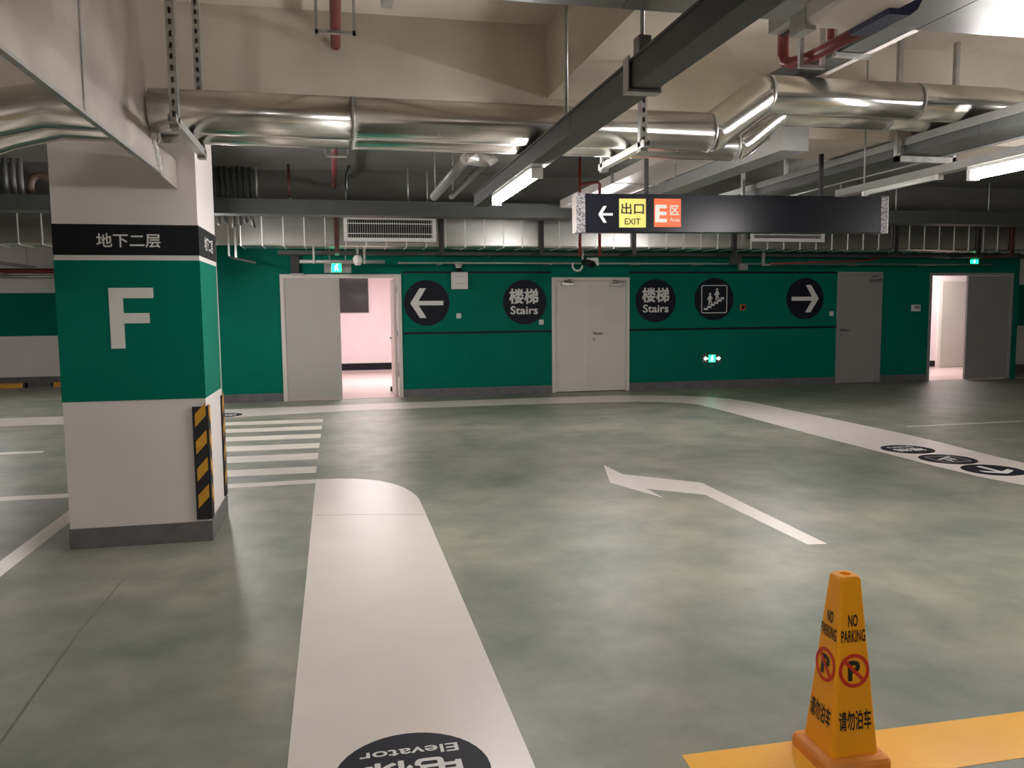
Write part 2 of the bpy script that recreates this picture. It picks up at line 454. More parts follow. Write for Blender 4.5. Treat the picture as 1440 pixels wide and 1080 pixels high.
lo = [(-11.5, 11.96), (-3.7, 11.96), (-1.6, 12.05), (0.23, 12.38), (2.4, 12.42)] + [(3.9, 12.38), (4.6, 12.28), (5.0, 12.13), (5.3, 11.9), (5.44, 11.6), (5.46, 11.2)] + [(5.45, 10.1), (5.42, 8.3), (5.43, 7.3)] + [(5.43, 6.6), (5.46, 6.0), (5.6, 5.4), (5.95, 4.85), (6.5, 4.6), (12, 4.5)]
far = MB()
n = len(up)
far.add([(p[0], p[1], 0.0016) for p in up] + [(p[0], p[1], 0.0016) for p in lo], [[i, i + 1, n + i + 1, n + i] for i in range(n - 1)])
far.build('walkway_strip', MT['paint'], floor, 'long white walkway strip along the front wall, bending right')
for i, (y0, y1) in enumerate([(11.19, 11.54), (10.51, 10.84), (9.80, 10.14), (9.08, 9.42), (8.38, 8.75), (7.67, 7.99)]):
    floor_shape('crosswalk_bar', [(-2.35, y0 + 0.02), (-0.24, y0), (-0.24, y1), (-2.35, y1 + 0.02)], MT['barpaint'])
floor_shape('bay_line', [(-11, 7.13), (-2.2, 7.14), (-0.2326, 7.19), (-0.2326, 7.36), (-2.2, 7.30), (-11, 7.29)], MT['barpaint'])
floor_shape('bay_line', [(-11, 9.52), (-3.17, 9.54), (-3.19, 9.69), (-11, 9.76)], MT['barpaint'])
floor_shape('bay_line', [(-2.06, 2.2), (-1.94, 2.2), (-1.93, 7.13), (-2.05, 7.13)], MT['paint'])
floor_shape('bay_line', [(6.9, 8.72), (11, 8.78), (11, 8.83), (6.9, 8.77)], MT['barpaint'])
floor_shape('painted_arrow', [(2.994, 4.493), (3.022, 6.364), (2.486, 6.879), (2.464, 7.338), (2.262, 6.562), (2.488, 5.929), (2.475, 6.276), (2.851, 5.938), (2.868, 4.509)], MT['paint'], 'white painted arrow bending to the left')
floor_shape('yellow_line', [(1.075, 2.155), (4.5, 2.155), (4.5, 2.40), (1.09, 2.425)], MT['yellow'], 'wide yellow line under the warning cone')

def stairs_icon(c, s, ex, ey, lift):
    """rounded square outline with two figures on a flight of steps; s = outer side"""
    c, ex, ey = Vector(c), Vector(ex), Vector(ey)
    nz = ex.cross(ey)
    mb = MB()
    def P(pts): mb.prism([(a * s, b * s) for a, b in pts], c, ex, ey, nz, lift * 0.5, lift)
    h, w = 0.5, 0.03
    def ring():
        out, inn = [], []
        for qx, qy, a0 in ((1, 1, 0), (-1, 1, 90), (-1, -1, 180), (1, -1, 270)):
            for k in range(5):
                a = math.radians(a0 + k * 22.5)
                out.append(((h - 0.08) * qx + 0.08 * math.cos(a), (h - 0.08) * qy + 0.08 * math.sin(a)))
                inn.append(((h - 0.08) * qx + 0.05 * math.cos(a), (h - 0.08) * qy + 0.05 * math.sin(a)))
        m = len(out)
        vs = [c + ex * p[0] * s + ey * p[1] * s + nz * lift for p in out + inn]
        mb.add(vs, [[i, (i + 1) % m, m + (i + 1) % m, m + i] for i in range(m)])
    ring()
    st = [(-0.40, -0.38), (-0.40, -0.31)]
    x, y = -0.40, -0.31
    for k in range(6):
        x += 0.13; st.append((x, y))
        if k < 5:
            y += 0.075; st.append((x, y))
    low = [(x, y - 0.08)]
    for k in range(5):
        x -= 0.13; low.append((x + 0.03, y - 0.08)); y -= 0.075; low.append((x + 0.03, y - 0.08))
    P(st + low)
    for fx, fy in ((-0.17, -0.20), (0.10, -0.04)):
        P(circle(10, 0.042, fx + 0.005, fy + 0.385))
        P([(fx - 0.05, fy + 0.15), (fx + 0.05, fy + 0.15), (fx + 0.055, fy + 0.33), (fx - 0.04, fy + 0.33)])
        P([(fx - 0.05, fy + 0.15), (fx + 0.0, fy + 0.15), (fx - 0.0, fy), (fx - 0.05, fy)])
        P([(fx + 0.0, fy + 0.15), (fx + 0.05, fy + 0.15), (fx + 0.10, fy + 0.06), (fx + 0.055, fy + 0.05)])
        P([(fx - 0.04, fy + 0.32), (fx - 0.11, fy + 0.19), (fx - 0.08, fy + 0.17), (fx - 0.02, fy + 0.27)])
        P([(fx + 0.05, fy + 0.32), (fx + 0.11, fy + 0.22), (fx + 0.085, fy + 0.20), (fx + 0.03, fy + 0.27)])
    return mb
def floor_disc(cx, cy, rr, label):
    return MB().prism(circle(40, rr), (cx, cy, 0), X, Y, Z, 0.0016, 0.003).build('painted_disc', MT['signblack'], floor, label)
dz = 0.003
d = floor_disc(0.197, 2.517, 0.256, 'black elevator disc on the near walkway strip')
m_ = put_text(MB(), 'Elevator', (0.196, 2.648, dz), 0.335, 0.052, -X, -Y, 0.014, 0.001)
put_text(m_, '电梯', (0.197, 2.525, dz), 0.33, 0.15, -X, -Y, 0.02, 0.001)
m_.build('lettering', MT['lettering'], d)
d = floor_disc(5.80, 7.335, 0.26, 'black floor disc with white lettering, farthest of three')
m_ = put_text(MB(), '楼梯', (5.80, 7.30, dz), 0.34, 0.16, -X, -Y, 0.03, 0.001)
put_text(m_, 'Stairs', (5.80, 7.45, dz), 0.30, 0.08, -X, -Y, 0.025, 0.001)
m_.build('lettering', MT['lettering'], d)
d = floor_disc(5.795, 6.755, 0.26, 'black floor disc with a white stairs symbol, middle of three')
stairs_icon((5.795, 6.755, dz), 0.30, -X, -Y, 0.001).build('pictogram', MT['lettering'], d)
d = floor_disc(5.80, 6.20, 0.26, 'black floor disc with a white arrow, nearest of three')
MB().prism(arrow_pts(0.34, 0.30, 0.05), (5.80, 6.20, dz), Y, -X, Z, 0, 0.001).build('arrow', MT['lettering'], d)
d = floor_disc(-1.66, 12.36, 0.255, 'black floor disc beside the pillar at the crosswalk')
m_ = put_text(MB(), '电梯', (-1.66, 12.32, dz), 0.34, 0.16, -X, -Y, 0.03, 0.001)
put_text(m_, 'Elevator', (-1.66, 12.47, dz), 0.32, 0.07, -X, -Y, 0.025, 0.001)
m_.build('lettering', MT['lettering'], d)

# ------------------------------------------------------------------ the pillar
PX0, PX1, PY0, PY1 = -1.704, -0.855, 5.534, 6.273
pil = thing('pillar', 'square white and green painted concrete pillar marked with a large F', 'pillar', ((PX0 + PX1) / 2, (PY0 + PY1) / 2, 0))
box('shaft', MT['white'], (PX0, PX1, PY0, PY1, 0, SLAB), pil)
e = 0.003
box('green_band', MT['green'], (PX0 - e, PX1 + e, PY0 - e, PY1 - 0.03, 0.945, 1.830), pil)
box('black_band', MT['black'], (PX0 - e, PX1 + e, PY0 - e, PY1 + e, 1.862, 2.052), pil)
box('skirting', MT['greybase'], (PX0 - 0.006, PX1 + 0.012, PY0 - 0.006, PY1 + 0.012, 0, 0.132), pil)
m_ = MB().prism([(0, 0), (0.083, 0), (0.083, 0.158), (0.235, 0.158), (0.235, 0.222), (0.083, 0.222), (0.083, 0.316), (0.263, 0.316), (0.263, 0.381), (0, 0.381)], (-1.402, PY0 - e, 1.277), X, Z, -Y, 0, 0.002)
m_.build('letter', MT['lettering'], pil)
m_ = put_text(MB(), '地下二层', (-1.268, PY0 - e, 1.953), 0.375, 0.088, X, Z, 0.012, 0.002)
m_.build('lettering', MT['lettering'], pil)
m_ = put_text(MB(), '地下二层', (PX1 + e, 5.93, 1.957), 0.36, 0.095, Y, Z, 0.015, 0.002)
m_.build('lettering', MT['lettering'], pil)

def corner_guard(cx, cy, sx, sy, z0, z1, label):
    """L shaped guard round the corner (cx,cy); its arms run along -sx and -sy"""
    g = thing('corner_guard', label, 'corner guard', (cx, cy, z0), 'striped corner guards on the pillar')
    t, a = 0.014, 0.083
    m = MB()
    m.box(*sorted((cx + sx * t, cx - sx * a)), *sorted((cy, cy + sy * t)), z0, z1)
    m.box(*sorted((cx, cx + sx * t)), *sorted((cy, cy - sy * a)), z0, z1)
    m.build('rubber', MT['guard'], g)
    n, H = 4, (z1 - z0)
    for k in range(n):
        zb = z0 + H * (0.10 + 0.24 * k)
        s = MB()
        s.prism([(0.015, 0), (0.083, 0.075), (0.083, 0.16), (0.015, 0.085)], (cx - sx * a, cy + sy * t, zb), (sx, 0, 0), Z, (0, sy, 0), 0, 0.0015)
        s.prism([(0.015, 0.16), (0.015, 0.075), (0.083, 0.0), (0.083, 0.085)], (cx + sx * t, cy, zb), (0, -sy, 0), Z, (sx, 0, 0), 0, 0.0015)
        s.build('yellow_stripe', MT['guardyellow'], g)
    return g
corner_guard(PX1, PY0, 1, -1, 0.148, 0.892, 'black corner guard with yellow stripes, on the near right edge of the F pillar')
corner_guard(PX1, PY1, 1, 1, 0.148, 0.892, 'black and yellow corner guard seen edge-on at the far right edge of the pillar')

# ------------------------------------------------------------------ warning cone
CX, CY, CR = 1.603, 2.302, math.radians(-1.0)
cone = thing('warning_cone', 'square orange no-parking cone standing on the yellow line', 'cone', (CX, CY, 0))
cone.rotation_euler = (0, 0, CR)
def sq_ring(s, z, rad, k=4):
    out = []
    h = s / 2
    for qx, qy, a0 in ((1, 1, 0), (-1, 1, 90), (-1, -1, 180), (1, -1, 270)):
        for i in range(k + 1):
            a = math.radians(a0 + 90 * i / k)
            out.append(Vector(((h - rad) * qx + rad * math.cos(a), (h - rad) * qy + rad * math.sin(a), z)))
    return out
def loft(rings, smooth=False, cap0=True, cap1=True):
    m = MB(); n = len(rings[0])
    vs = [p for q in rings for p in q]
    fs = [[i * n + j, i * n + (j + 1) % n, (i + 1) * n + (j + 1) % n, (i + 1) * n + j] for i in range(len(rings) - 1) for j in range(n)]
    m.add(vs, fs, smooth)
    if cap0: m.f.append(list(range(n))[::-1]); m.s.append(False)
    if cap1: m.f.append([(len(rings) - 1) * n + j for j in range(n)]); m.s.append(False)
    return m
BS = 0.232
loft([sq_ring(BS, 0.001, 0.02), sq_ring(BS, 0.03, 0.02), sq_ring(BS - 0.012, 0.042, 0.018), sq_ring(0.19, 0.05, 0.015)]).build('base', MT['conebase'], cone, local=True)
HB, HT, ZB, ZT = 0.172, 0.072, 0.045, 0.628
body = loft([sq_ring(HB, ZB, 0.016), sq_ring(HB + (HT - HB) * 0.985, ZT - 0.012, 0.010), sq_ring(HT - 0.006, ZT - 0.003, 0.010), sq_ring(HT - 0.014, ZT, 0.010), sq_ring(0.034, ZT, 0.016), sq_ring(0.032, ZT - 0.03, 0.0155)])
body.build('body', MT['cone'], cone, local=True)
tilt = math.atan((HB - HT) / 2 / (ZT - ZB))
for qi, ang in enumerate((-90, 180)):
    R = Matrix.Rotation(math.radians(ang + 90), 3, 'Z')
    ex = R @ Vector((1, 0, 0))
    ey = R @ Vector((0, math.sin(tilt), math.cos(tilt)))
    nz = ex.cross(ey)
    def at(z): return R @ Vector((0, -(HB + (HT - HB) * (z - ZB) / (ZT - ZB)) / 2 - 0.0004, z))
    k = MB()
    put_text(k, 'NO', at(0.487), 0.034, 0.040, ex, ey, 0.022, 0.001)
    put_text(k, 'PARKING', at(0.437), 0.086, 0.040, ex, ey, 0.018, 0.001)
    k.build('lettering', MT['print_black'], cone, local=True)
    k = MB(); put_text(k, '请勿泊车', at(0.165), 0.116, 0.066, ex, ey, 0.02, 0.001)
    k.build('lettering', MT['print_black'], cone, local=True)
    c = at(0.325)
    k = MB(); n = 32
    put_text(k, 'P', c, 0.044, 0.066, ex, ey, 0.035, 0.001)
    k.build('symbol', MT['print_black'], cone, local=True)
    k = MB()
    ro, ri = 0.055, 0.043
    vs = [c + ex * (rr * math.cos(2 * math.pi * i / n)) + ey * (rr * math.sin(2 * math.pi * i / n)) + nz * 0.0014 for rr in (ro, ri) for i in range(n)]
    k.add(vs, [[i, (i + 1) % n, n + (i + 1) % n, n + i] for i in range(n)])
    dd = (ex * 0.7071 - ey * 0.7071); ee = (ex * 0.7071 + ey * 0.7071)
    k.prism([(-0.046, -0.006), (0.046, -0.006), (0.046, 0.006), (-0.046, 0.006)], c, dd, ee, nz, 0.0013, 0.0018)
    k.build('prohibition_ring', MT['print_red'], cone, local=True)

# yellow wheel stops at the far left wall
for i, (x0, x1, l) in enumerate(((-6.95, -6.27, 'yellow wheel stop by the far left wall, the left one'), (-5.80, -5.15, 'yellow wheel stop by the far left wall, half hidden by the pillar'))):
    w = thing('wheel_stop', l, 'wheel stop', ((x0 + x1) / 2, 18.25, 0), 'wheel stops by the far left wall')
    MB().prism([(-0.07, 0), (0.07, 0), (0.045, 0.09), (-0.045, 0.09)], (x0, 18.25, 0.0), Y, Z, X, 0, x1 - x0).build('body', MT['stop'], w)
    for xx in (x0 + 0.0, x1 - 0.05):
        MB().prism([(-0.072, 0), (0.072, 0), (0.047, 0.093), (-0.047, 0.093)], (xx, 18.25, 0.0), Y, Z, X, 0, 0.05).build('end_cap', MT['guard'], w)

# ------------------------------------------------------------------ round signs on the front wall
def round_sign(cx, cz, label, group=None):
    s = thing('round_sign', label, 'sign', (cx, WY, cz), 'round black signs on the green wall')
    MB().prism(circle(48, 0.392), (cx, WY, cz), X, Z, -Y, 0.0, 0.01).build('disc', MT['signblack'], s)
    return s
def stairs_words(cx, cz, s):
    m = put_text(MB(), '楼梯', (cx, WY - 0.01, cz + 0.105), 0.53, 0.27, X, Z, 0.03, 0.002)
    put_text(m, 'Stairs', (cx + 0.005, WY - 0.01, cz - 0.14), 0.50, 0.145, X, Z, 0.02, 0.002)
    m.build('lettering', MT['lettering'], s)
s = round_sign(1.508, 1.625, 'round black sign with a white arrow pointing left')
MB().prism(arrow_pts(0.57, 0.51, 0.075), (1.51, WY - 0.01, 1.622), X, Z, -Y, 0, 0.002).build('arrow', MT['lettering'], s)
s = round_sign(3.244, 1.625, 'round black stairs sign left of the double door')
stairs_words(3.225, 1.625, s)
s = round_sign(5.704, 1.633, 'round black stairs sign right of the double door')
stairs_words(5.70, 1.633, s)
s = round_sign(6.857, 1.655, 'round black sign with two figures on a stair')
stairs_icon((6.86, WY - 0.01, 1.655), 0.52, X, Z, 0.002).build('pictogram', MT['lettering'], s)
s = round_sign(8.735, 1.652, 'round black sign with a white arrow pointing right')
MB().prism(arrow_pts(0.57, 0.52, 0.075, -1), (8.735, WY - 0.01, 1.652), X, Z, -Y, 0, 0.002).build('arrow', MT['lettering'], s)

# small wall fittings
def wall_plate(name, cx, cz, w, h, m, label, cat='switch', d=0.02, part=None):
    s = thing(name, label, cat, (cx, WY, cz))
    MB().box(cx - w / 2, cx + w / 2, WY - d, WY, cz - h / 2, cz + h / 2, bev=0.003).build('plate', MT[m], s)
    if part:
        MB().box(cx - w * 0.3, cx + w * 0.3, WY - d - 0.006, WY - d, cz - h * 0.3, cz + h * 0.3, bev=0.002).build(part, MT['plastic' if m != 'orange' else 'black'], s)
    return s
wall_plate('light_switch', 2.061, 1.399, 0.085, 0.085, 'plastic', 'small white switch plate right of the left-arrow sign', part='rocker')
wall_plate('light_switch', 3.54, 1.27, 0.085, 0.085, 'plastic', 'small white switch plate at the lower edge of the left stairs sign', part='rocker')
wall_plate('light_switch', 9.305, 1.362, 0.085, 0.085, 'plastic', 'small pale switch plate left of the plain grey door', part='rocker')
wall_plate('call_point', 7.437, 1.501, 0.105, 0.11, 'orange', 'small orange-red call point right of the stairs pictogram sign', 'alarm', 0.03, part='button')
pl = wall_plate('door_plate', 11.167, 1.455, 0.21, 0.13, 'plastic', 'small pale name plate left of the right-hand doorway', 'sign', 0.008)
box('panel', MT['greytrunk'], (11.13, 11.26, WY - 0.011, WY - 0.008, 1.44, 1.49), pl)
em = thing('emergency_light', 'white emergency light box with a lamp head above the wall sign', 'emergency light', (2.075, WY, 2.0))
MB().box(1.936, 2.218, WY - 0.11, WY, 1.856, 2.15, bev=0.008).build('housing', MT['plastic'], em)
for k in range(2):
    box('louvre', MT['greytrunk'], (1.99, 2.165, WY - 0.113, WY - 0.11, 2.075 - k * 0.13, 2.083 - k * 0.13), em)
MB().tube([(2.075, WY - 0.055, 2.15), (2.075, WY - 0.055, 2.22)], 0.04, 10).build('stem', MT['black'], em)
m_ = loft([[Vector((2.06 + rr * math.cos(a * math.pi / 8), WY - 0.07 + rr * math.sin(a * math.pi / 8), z)) for a in range(16)] for rr, z in ((0.05, 2.22), (0.06, 2.25), (0.085, 2.31), (0.09, 2.32))], True)
m_.build('lamp_head', MT['plastic'], em)
# exit signs
def exit_box(name, cx, y, cz, w, h, label, arrows=False):
    s = thing(name, label, 'exit sign', (cx, y, cz))
    MB().box(cx - w / 2, cx + w / 2, y - 0.025, y, cz - h / 2, cz + h / 2, bev=0.003).build('housing', MT['steel'], s)
    c = MB()
    if arrows:
        c.box(cx - w * 0.18, cx + w * 0.18, y - 0.027, y - 0.025, cz - h * 0.42, cz + h * 0.42)
    else:
        c.box(cx - w * 0.46, cx + w * 0.46, y - 0.027, y - 0.025, cz - h * 0.46, cz + h * 0.46)
    c.build('green_panel', MT['exitglow'], s)
    k = MB(); o = (cx, y - 0.027, cz)
    q = h * 0.8
    def P(pts): k.prism([(a * q, b * q) for a, b in pts], o, X, Z, -Y, 0, 0.002)
    P(circle(8, 0.09, 0.08, 0.36))
    P([(-0.08, -0.02), (0.06, -0.02), (0.14, 0.26), (-0.02, 0.26)])
    P([(-0.08, 0.0), (0.0, 0.0), (-0.16, -0.38), (-0.26, -0.34)])
    P([(0.0, 0.0), (0.06, 0.0), (0.24, -0.2), (0.16, -0.42), (0.1, -0.38), (0.12, -0.2)])
    P([(-0.02, 0.25), (-0.24, 0.12), (-0.22, 0.05), (0.0, 0.16)])
    if arrows:
        for sg in (-1, 1):
            k.build('running_figure' if sg < 0 else 'arrow', MT['exitwhite'], s); k = MB()
            P([(sg * a, b) for a, b in ((1.32, 0), (1.0, 0.3), (1.0, 0.12), (0.7, 0.12), (0.7, -0.12), (1.0, -0.12), (1.0, -0.3))])
    k.build('arrow' if arrows else 'running_figure', MT['exitwhite'], s)
    return s
exit_box('exit_sign', 6.825, WY, 0.552, 0.37, 0.16, 'low green exit light with arrows under the stairs pictogram sign', True)
e1 = exit_box('exit_sign', 0.005, WY - 0.45, 2.205, 0.17, 0.16, 'lit green exit sign hanging over the left doorway')
box('back_plate', MT['greytrunk'], (-0.19, 0.24, WY - 0.448, WY - 0.43, 2.12, 2.30), e1)
MB().tube([(-0.1, WY - 0.44, 2.30), (-0.1, WY - 0.44, SLAB)], 0.008, 6).tube([(0.15, WY - 0.44, 2.30), (0.15, WY - 0.44, SLAB)], 0.008, 6).build('hanger', MT['rod'], e1)
e2 = exit_box('exit_sign', 12.446, WY, 2.363, 0.20, 0.09, 'small green exit light high above the right-hand doorway')

# ------------------------------------------------------------------ cameras and pods under the duct
def bullet_cam(cx, y, cz, label):
    c = thing('security_camera', label, 'camera', (cx, y, cz))
    MB().tube([(cx + 0.02, y + 0.02, cz + 0.05), (cx + 0.12, y - 0.16, cz - 0.01)], 0.055, 14).build('body', MT['black'], c)
    MB().tube([(cx + 0.06, y - 0.02, cz + 0.09), (cx + 0.20, y - 0.12, cz + 0.07), (cx + 0.21, y - 0.16, cz - 0.02)], [0.02, 0.045, 0.02], 8).build('sunshade', MT['plastic'], c)
    ring = [(cx - 0.1 + 0.085 * math.cos(a), y - 0.02, cz - 0.02 + 0.085 * math.sin(a)) for a in [math.radians(150 + 30 * i) for i in range(8)]]
    MB().tube(ring, 0.016, 8).build('bracket', MT['plastic'], c)
    MB().tube([(cx, y, cz + 0.05), (cx, y, 2.475)], 0.02, 8).build('stem', MT['rod'], c)
    return c
bullet_cam(4.0, 13.0, 2.23, 'black bullet camera on a white bracket above the double door')
def pod(cx, y, cz, rr, label, m='plastic', ztop=2.475):
    c = thing('ceiling_speaker', label, 'speaker', (cx, y, cz))
    m_ = loft([[Vector((cx + q * math.cos(a * math.pi / 4), y + q * math.sin(a * math.pi / 4), z)) for a in range(8)] for q, z in ((rr * 0.5, cz - rr), (rr, cz - rr * 0.4), (rr, cz + rr * 0.4), (rr * 0.6, cz + rr))])
    m_.build('body', MT[m], c)
    MB().tube([(cx, y, cz + rr), (cx, y, ztop)], 0.02, 6).build('stem', MT['rod'], c)
    return c
pod(0.33, 13.0, 2.285, 0.075, 'grey-white many-sided pod hanging right of the lit exit sign')
j = thing('junction_box', 'small grey junction box hanging above the stairs pictogram sign', 'box', (7.1, 13.4, 2.25))
MB().box(7.03, 7.18, 13.36, 13.45, 2.16, 2.28, bev=0.005).build('lower_box', MT['greytrunk'], j)
MB().box(6.86, 7.08, 13.38, 13.46, 2.26, 2.42, bev=0.005).build('upper_box', MT['trunk'], j)
MB().tube([(6.97, 13.42, 2.42), (6.97, 13.42, 2.5)], 0.02, 6).build('stem', MT['rod'], j)

# ------------------------------------------------------------------ foil wrapped duct along the front wall
FY0, FY1, FZ0, FZ1 = 12.6, 13.15, 2.47, 2.945
for fx0, fx1, lab in ((-1.38, 17.0, 'long foil-wrapped rectangular air duct above the green wall'), (-11.0, -2.15, 'foil-wrapped air duct left of the F pillar')):
    fd = thing('foil_duct', lab, 'duct', ((fx0 + fx1) / 2, FY0, FZ0))
    MB().box(fx0, fx1, FY0, FY1, FZ0, FZ1, bev=0.03).build('body', MT['foil'], fd)
    x = fx0 + 0.02
    while x < fx1:
        MB().box(x - 0.008, x + 0.008, FY0 - 0.005, FY1 + 0.005, FZ0 - 0.004, FZ1 + 0.005).build('seam', MT['foilrib'], fd)
        x += 0.303
hang = [(0.02, 'rust', 'red-brown'), (1.60, 'darksteel', 'black'), (3.185, 'darksteel', 'black'), (4.73, 'darksteel', 'black'), (6.5, 'darksteel', 'black'), (9.56, 'darksteel', 'black'), (11.24, 'darksteel', 'black'), (11.95, 'rust', 'red-brown')]
spots = ['just left of the left grille', 'just right of the left grille', 'above the left stairs sign', 'above the right stairs sign', 'left of the right grille', 'right of the hanging sign', 'above the right-hand doorway', 'at the far right']
for (hx, hm, hc), sp in zip(hang, spots):
    h = thing('duct_hanger', hc + ' steel strap in front of the foil duct, ' + sp, 'hanger', (hx, FY0 - 0.05, FZ0 - 0.06), 'straps holding the foil duct')
    MB().box(hx - 0.035, hx + 0.035, FY0 - 0.05, FY0 - 0.014, FZ0 - 0.06, SLAB).build('strap', MT[hm], h)
    MB().box(hx - 0.03, hx + 0.03, FY0 - 0.05, FY1 + 0.05, FZ0 - 0.10, FZ0 - 0.06).build('cross_bar', MT[hm], h)
def grille(x0, x1, z0, z1, label):
    y = FY0 - 0.16
    g = thing('air_grille', label, 'grille', ((x0 + x1) / 2, y, z0))
    b = 0.055
    MB().box(x0, x1, y, y + 0.03, z0, z0 + b).box(x0, x1, y, y + 0.03, z1 - b, z1).box(x0, x0 + b, y, y + 0.03, z0 + b, z1 - b).box(x1 - b, x1, y, y + 0.03, z0 + b, z1 - b).build('frame', MT['plastic'], g)
    MB().box(x0 + b, x1 - b, y + 0.07, y + 0.146, z0 + b, z1 - b).build('collar', MT['black'], g)
    n = int((x1 - x0 - 2 * b) / 0.0335)
    for i in range(n):
        xx = x0 + b + (i + 0.5) * (x1 - x0 - 2 * b) / n
        box('vane', MT['greytrunk'], (xx - 0.006, xx + 0.006, y + 0.012, y + 0.05, z0 + b, z1 - b), g)
    for zz in (z0 + b + 0.06, z1 - b - 0.06):
        box('bar', MT['plastic'], (x0 + b, x1 - b, y + 0.004, y + 0.014, zz - 0.006, zz + 0.006), g)
    return g
grille(0.125, 1.50, 2.535, 2.915, 'pale louvred air grille above the left doorway')
grille(6.73, 8.09, 2.585, 2.90, 'pale louvred air grille half hidden behind the hanging sign')

# dark cable tray in front of the foil duct
ct = thing('cable_tray', 'long dark cable tray running across in front of the foil duct', 'cable tray', (4, 11.0, 2.755))
MB().box(-11, 17, 11.0, 11.3, 2.755, 2.93).build('body', MT['trunk'], ct)
MB().box(-11, 17, 10.99, 11.31, 2.925, 2.945).build('lid', MT['trunk'], ct)
# thin service pipes under the foil duct
def pipe(name, path, rr, m, label, cat='pipe', group=None, n=10):
    o = MB().tube(path, rr, n).build(name, MT[m])
    return tag(o, label, cat, group)
cd = thing('conduit', 'thin pale conduit along the top of the green wall', 'conduit', (5, 13.6, 2.29))
MB().tube([(1.0, 13.6, 2.285), (12.5, 13.6, 2.285)], 0.014, 8).build('pipe', MT['rod'], cd)
for xx in (1.7, 3.6, 5.2, 6.4, 8.0, 9.6, 11.2):
    box('clip', MT['zinc'], (xx - 0.02, xx + 0.02, 13.57, WY, 2.262, 2.275), cd)
st = thing('conduit', 'grey conduit with bracket over the left doorway', 'conduit', (0.2, 13.0, 2.26))
MB().tube([(-0.55, 13.0, 2.265), (0.75, 13.0, 2.265)], 0.03, 10).build('pipe', MT['greytrunk'], st)
MB().box(-0.35, -0.32, 12.96, 13.04, 2.235, 2.475).box(0.42, 0.45, 12.96, 13.04, 2.235, 2.475).build('bracket', MT['rod'], st)
tr = thing('wall_tray', 'dark tray under the foil duct against the green wall', 'tray', (6, 13.5, 2.35))
MB().box(-0.9, 13.3, 13.5, 13.8, 2.41, 2.43).box(-0.9, 13.3, 13.5, 13.515, 2.43, 2.47).box(-0.9, 13.3, 13.785, 13.8, 2.43, 2.47).build('body', MT['trunk'], tr)
for xx in (-0.7, 2.6, 5.5, 8.6, 11.8):
    box('strut', MT['zinc'], (xx - 0.02, xx + 0.02, 13.8, WY, 2.415, 2.43), tr)
sp = thing('wall_pipe', 'thin red pipe under the right grille, slanting along the wall', 'pipe', (8.0, 13.3, 2.28))
MB().tube([(7.55, 13.3, 2.27), (9.5, 13.3, 2.33), (9.9, 13.3, 2.4), (9.9, 13.3, 2.47)], 0.018, 8).build('pipe', MT['red'], sp)
MB().box(7.42, 7.46, 13.28, 13.32, 2.25, 2.47).box(7.42, 7.58, 13.28, 13.32, 2.235, 2.255).build('bracket', MT['rod'], sp)
# black post bracket over the left door frame
pb = thing('post', 'short black post standing on the left door frame', 'post', (-0.66, 13.95, 2.115))
MB().box(-0.73, -0.60, 13.93, 14.02, 2.115, 2.47).build('post', MT['darksteel'], pb)
MB().box(-0.74, -0.53, 13.92, 14.02, 2.10, 2.125).build('foot', MT['steel'], pb)

# ------------------------------------------------------------------ smoke barrier, left
BX = -0.964
sb = thing('smoke_barrier', 'galvanised sheet smoke barrier hanging from the ceiling left of the view', 'smoke barrier', (BX, 3.0, 2.3))
def sheet(pts, name):
    return MB().prism(pts, (BX, 0, 0), Y, Z, X, -0.012, 0.0).build(name, MT['galv'], sb)
cuts = [-3.0, -0.8, 1.4, 3.6]
for a, b in zip(cuts, cuts[1:]):
    sheet([(a, 2.30), (b - 0.004, 2.30), (b - 0.004, SLAB), (a, SLAB)], 'sheet_panel')
sheet([(3.6, 2.30), (5.02, 2.30), (4.86, 2.47), (4.74, 2.60), (4.70, SLAB), (3.6, SLAB)], 'sheet_panel')
sheet([(5.03, 2.285), (5.527, 2.275), (5.527, 2.45), (4.90, 2.45)], 'sheet_panel')
MB().box(BX - 0.02, BX + 0.006, -3.0, 5.02, 2.288, 2.302).build('rim', MT['zinc'], sb)
for yy in (1.4, 3.6):
    MB().box(BX, BX + 0.006, yy - 0.012, yy + 0.012, 2.30, SLAB).build('seam', MT['zinc'], sb)
m_ = MB()
for k in range(9):
    yy = 4.98 - k * 0.02
    m_.box(BX, BX + 0.012 + 0.01 * random.random(), yy - 0.02, yy + 0.015, 2.30 + k * 0.02, 2.33 + k * 0.022)
m_.build('foil_tape', MT['foilrib'], sb)

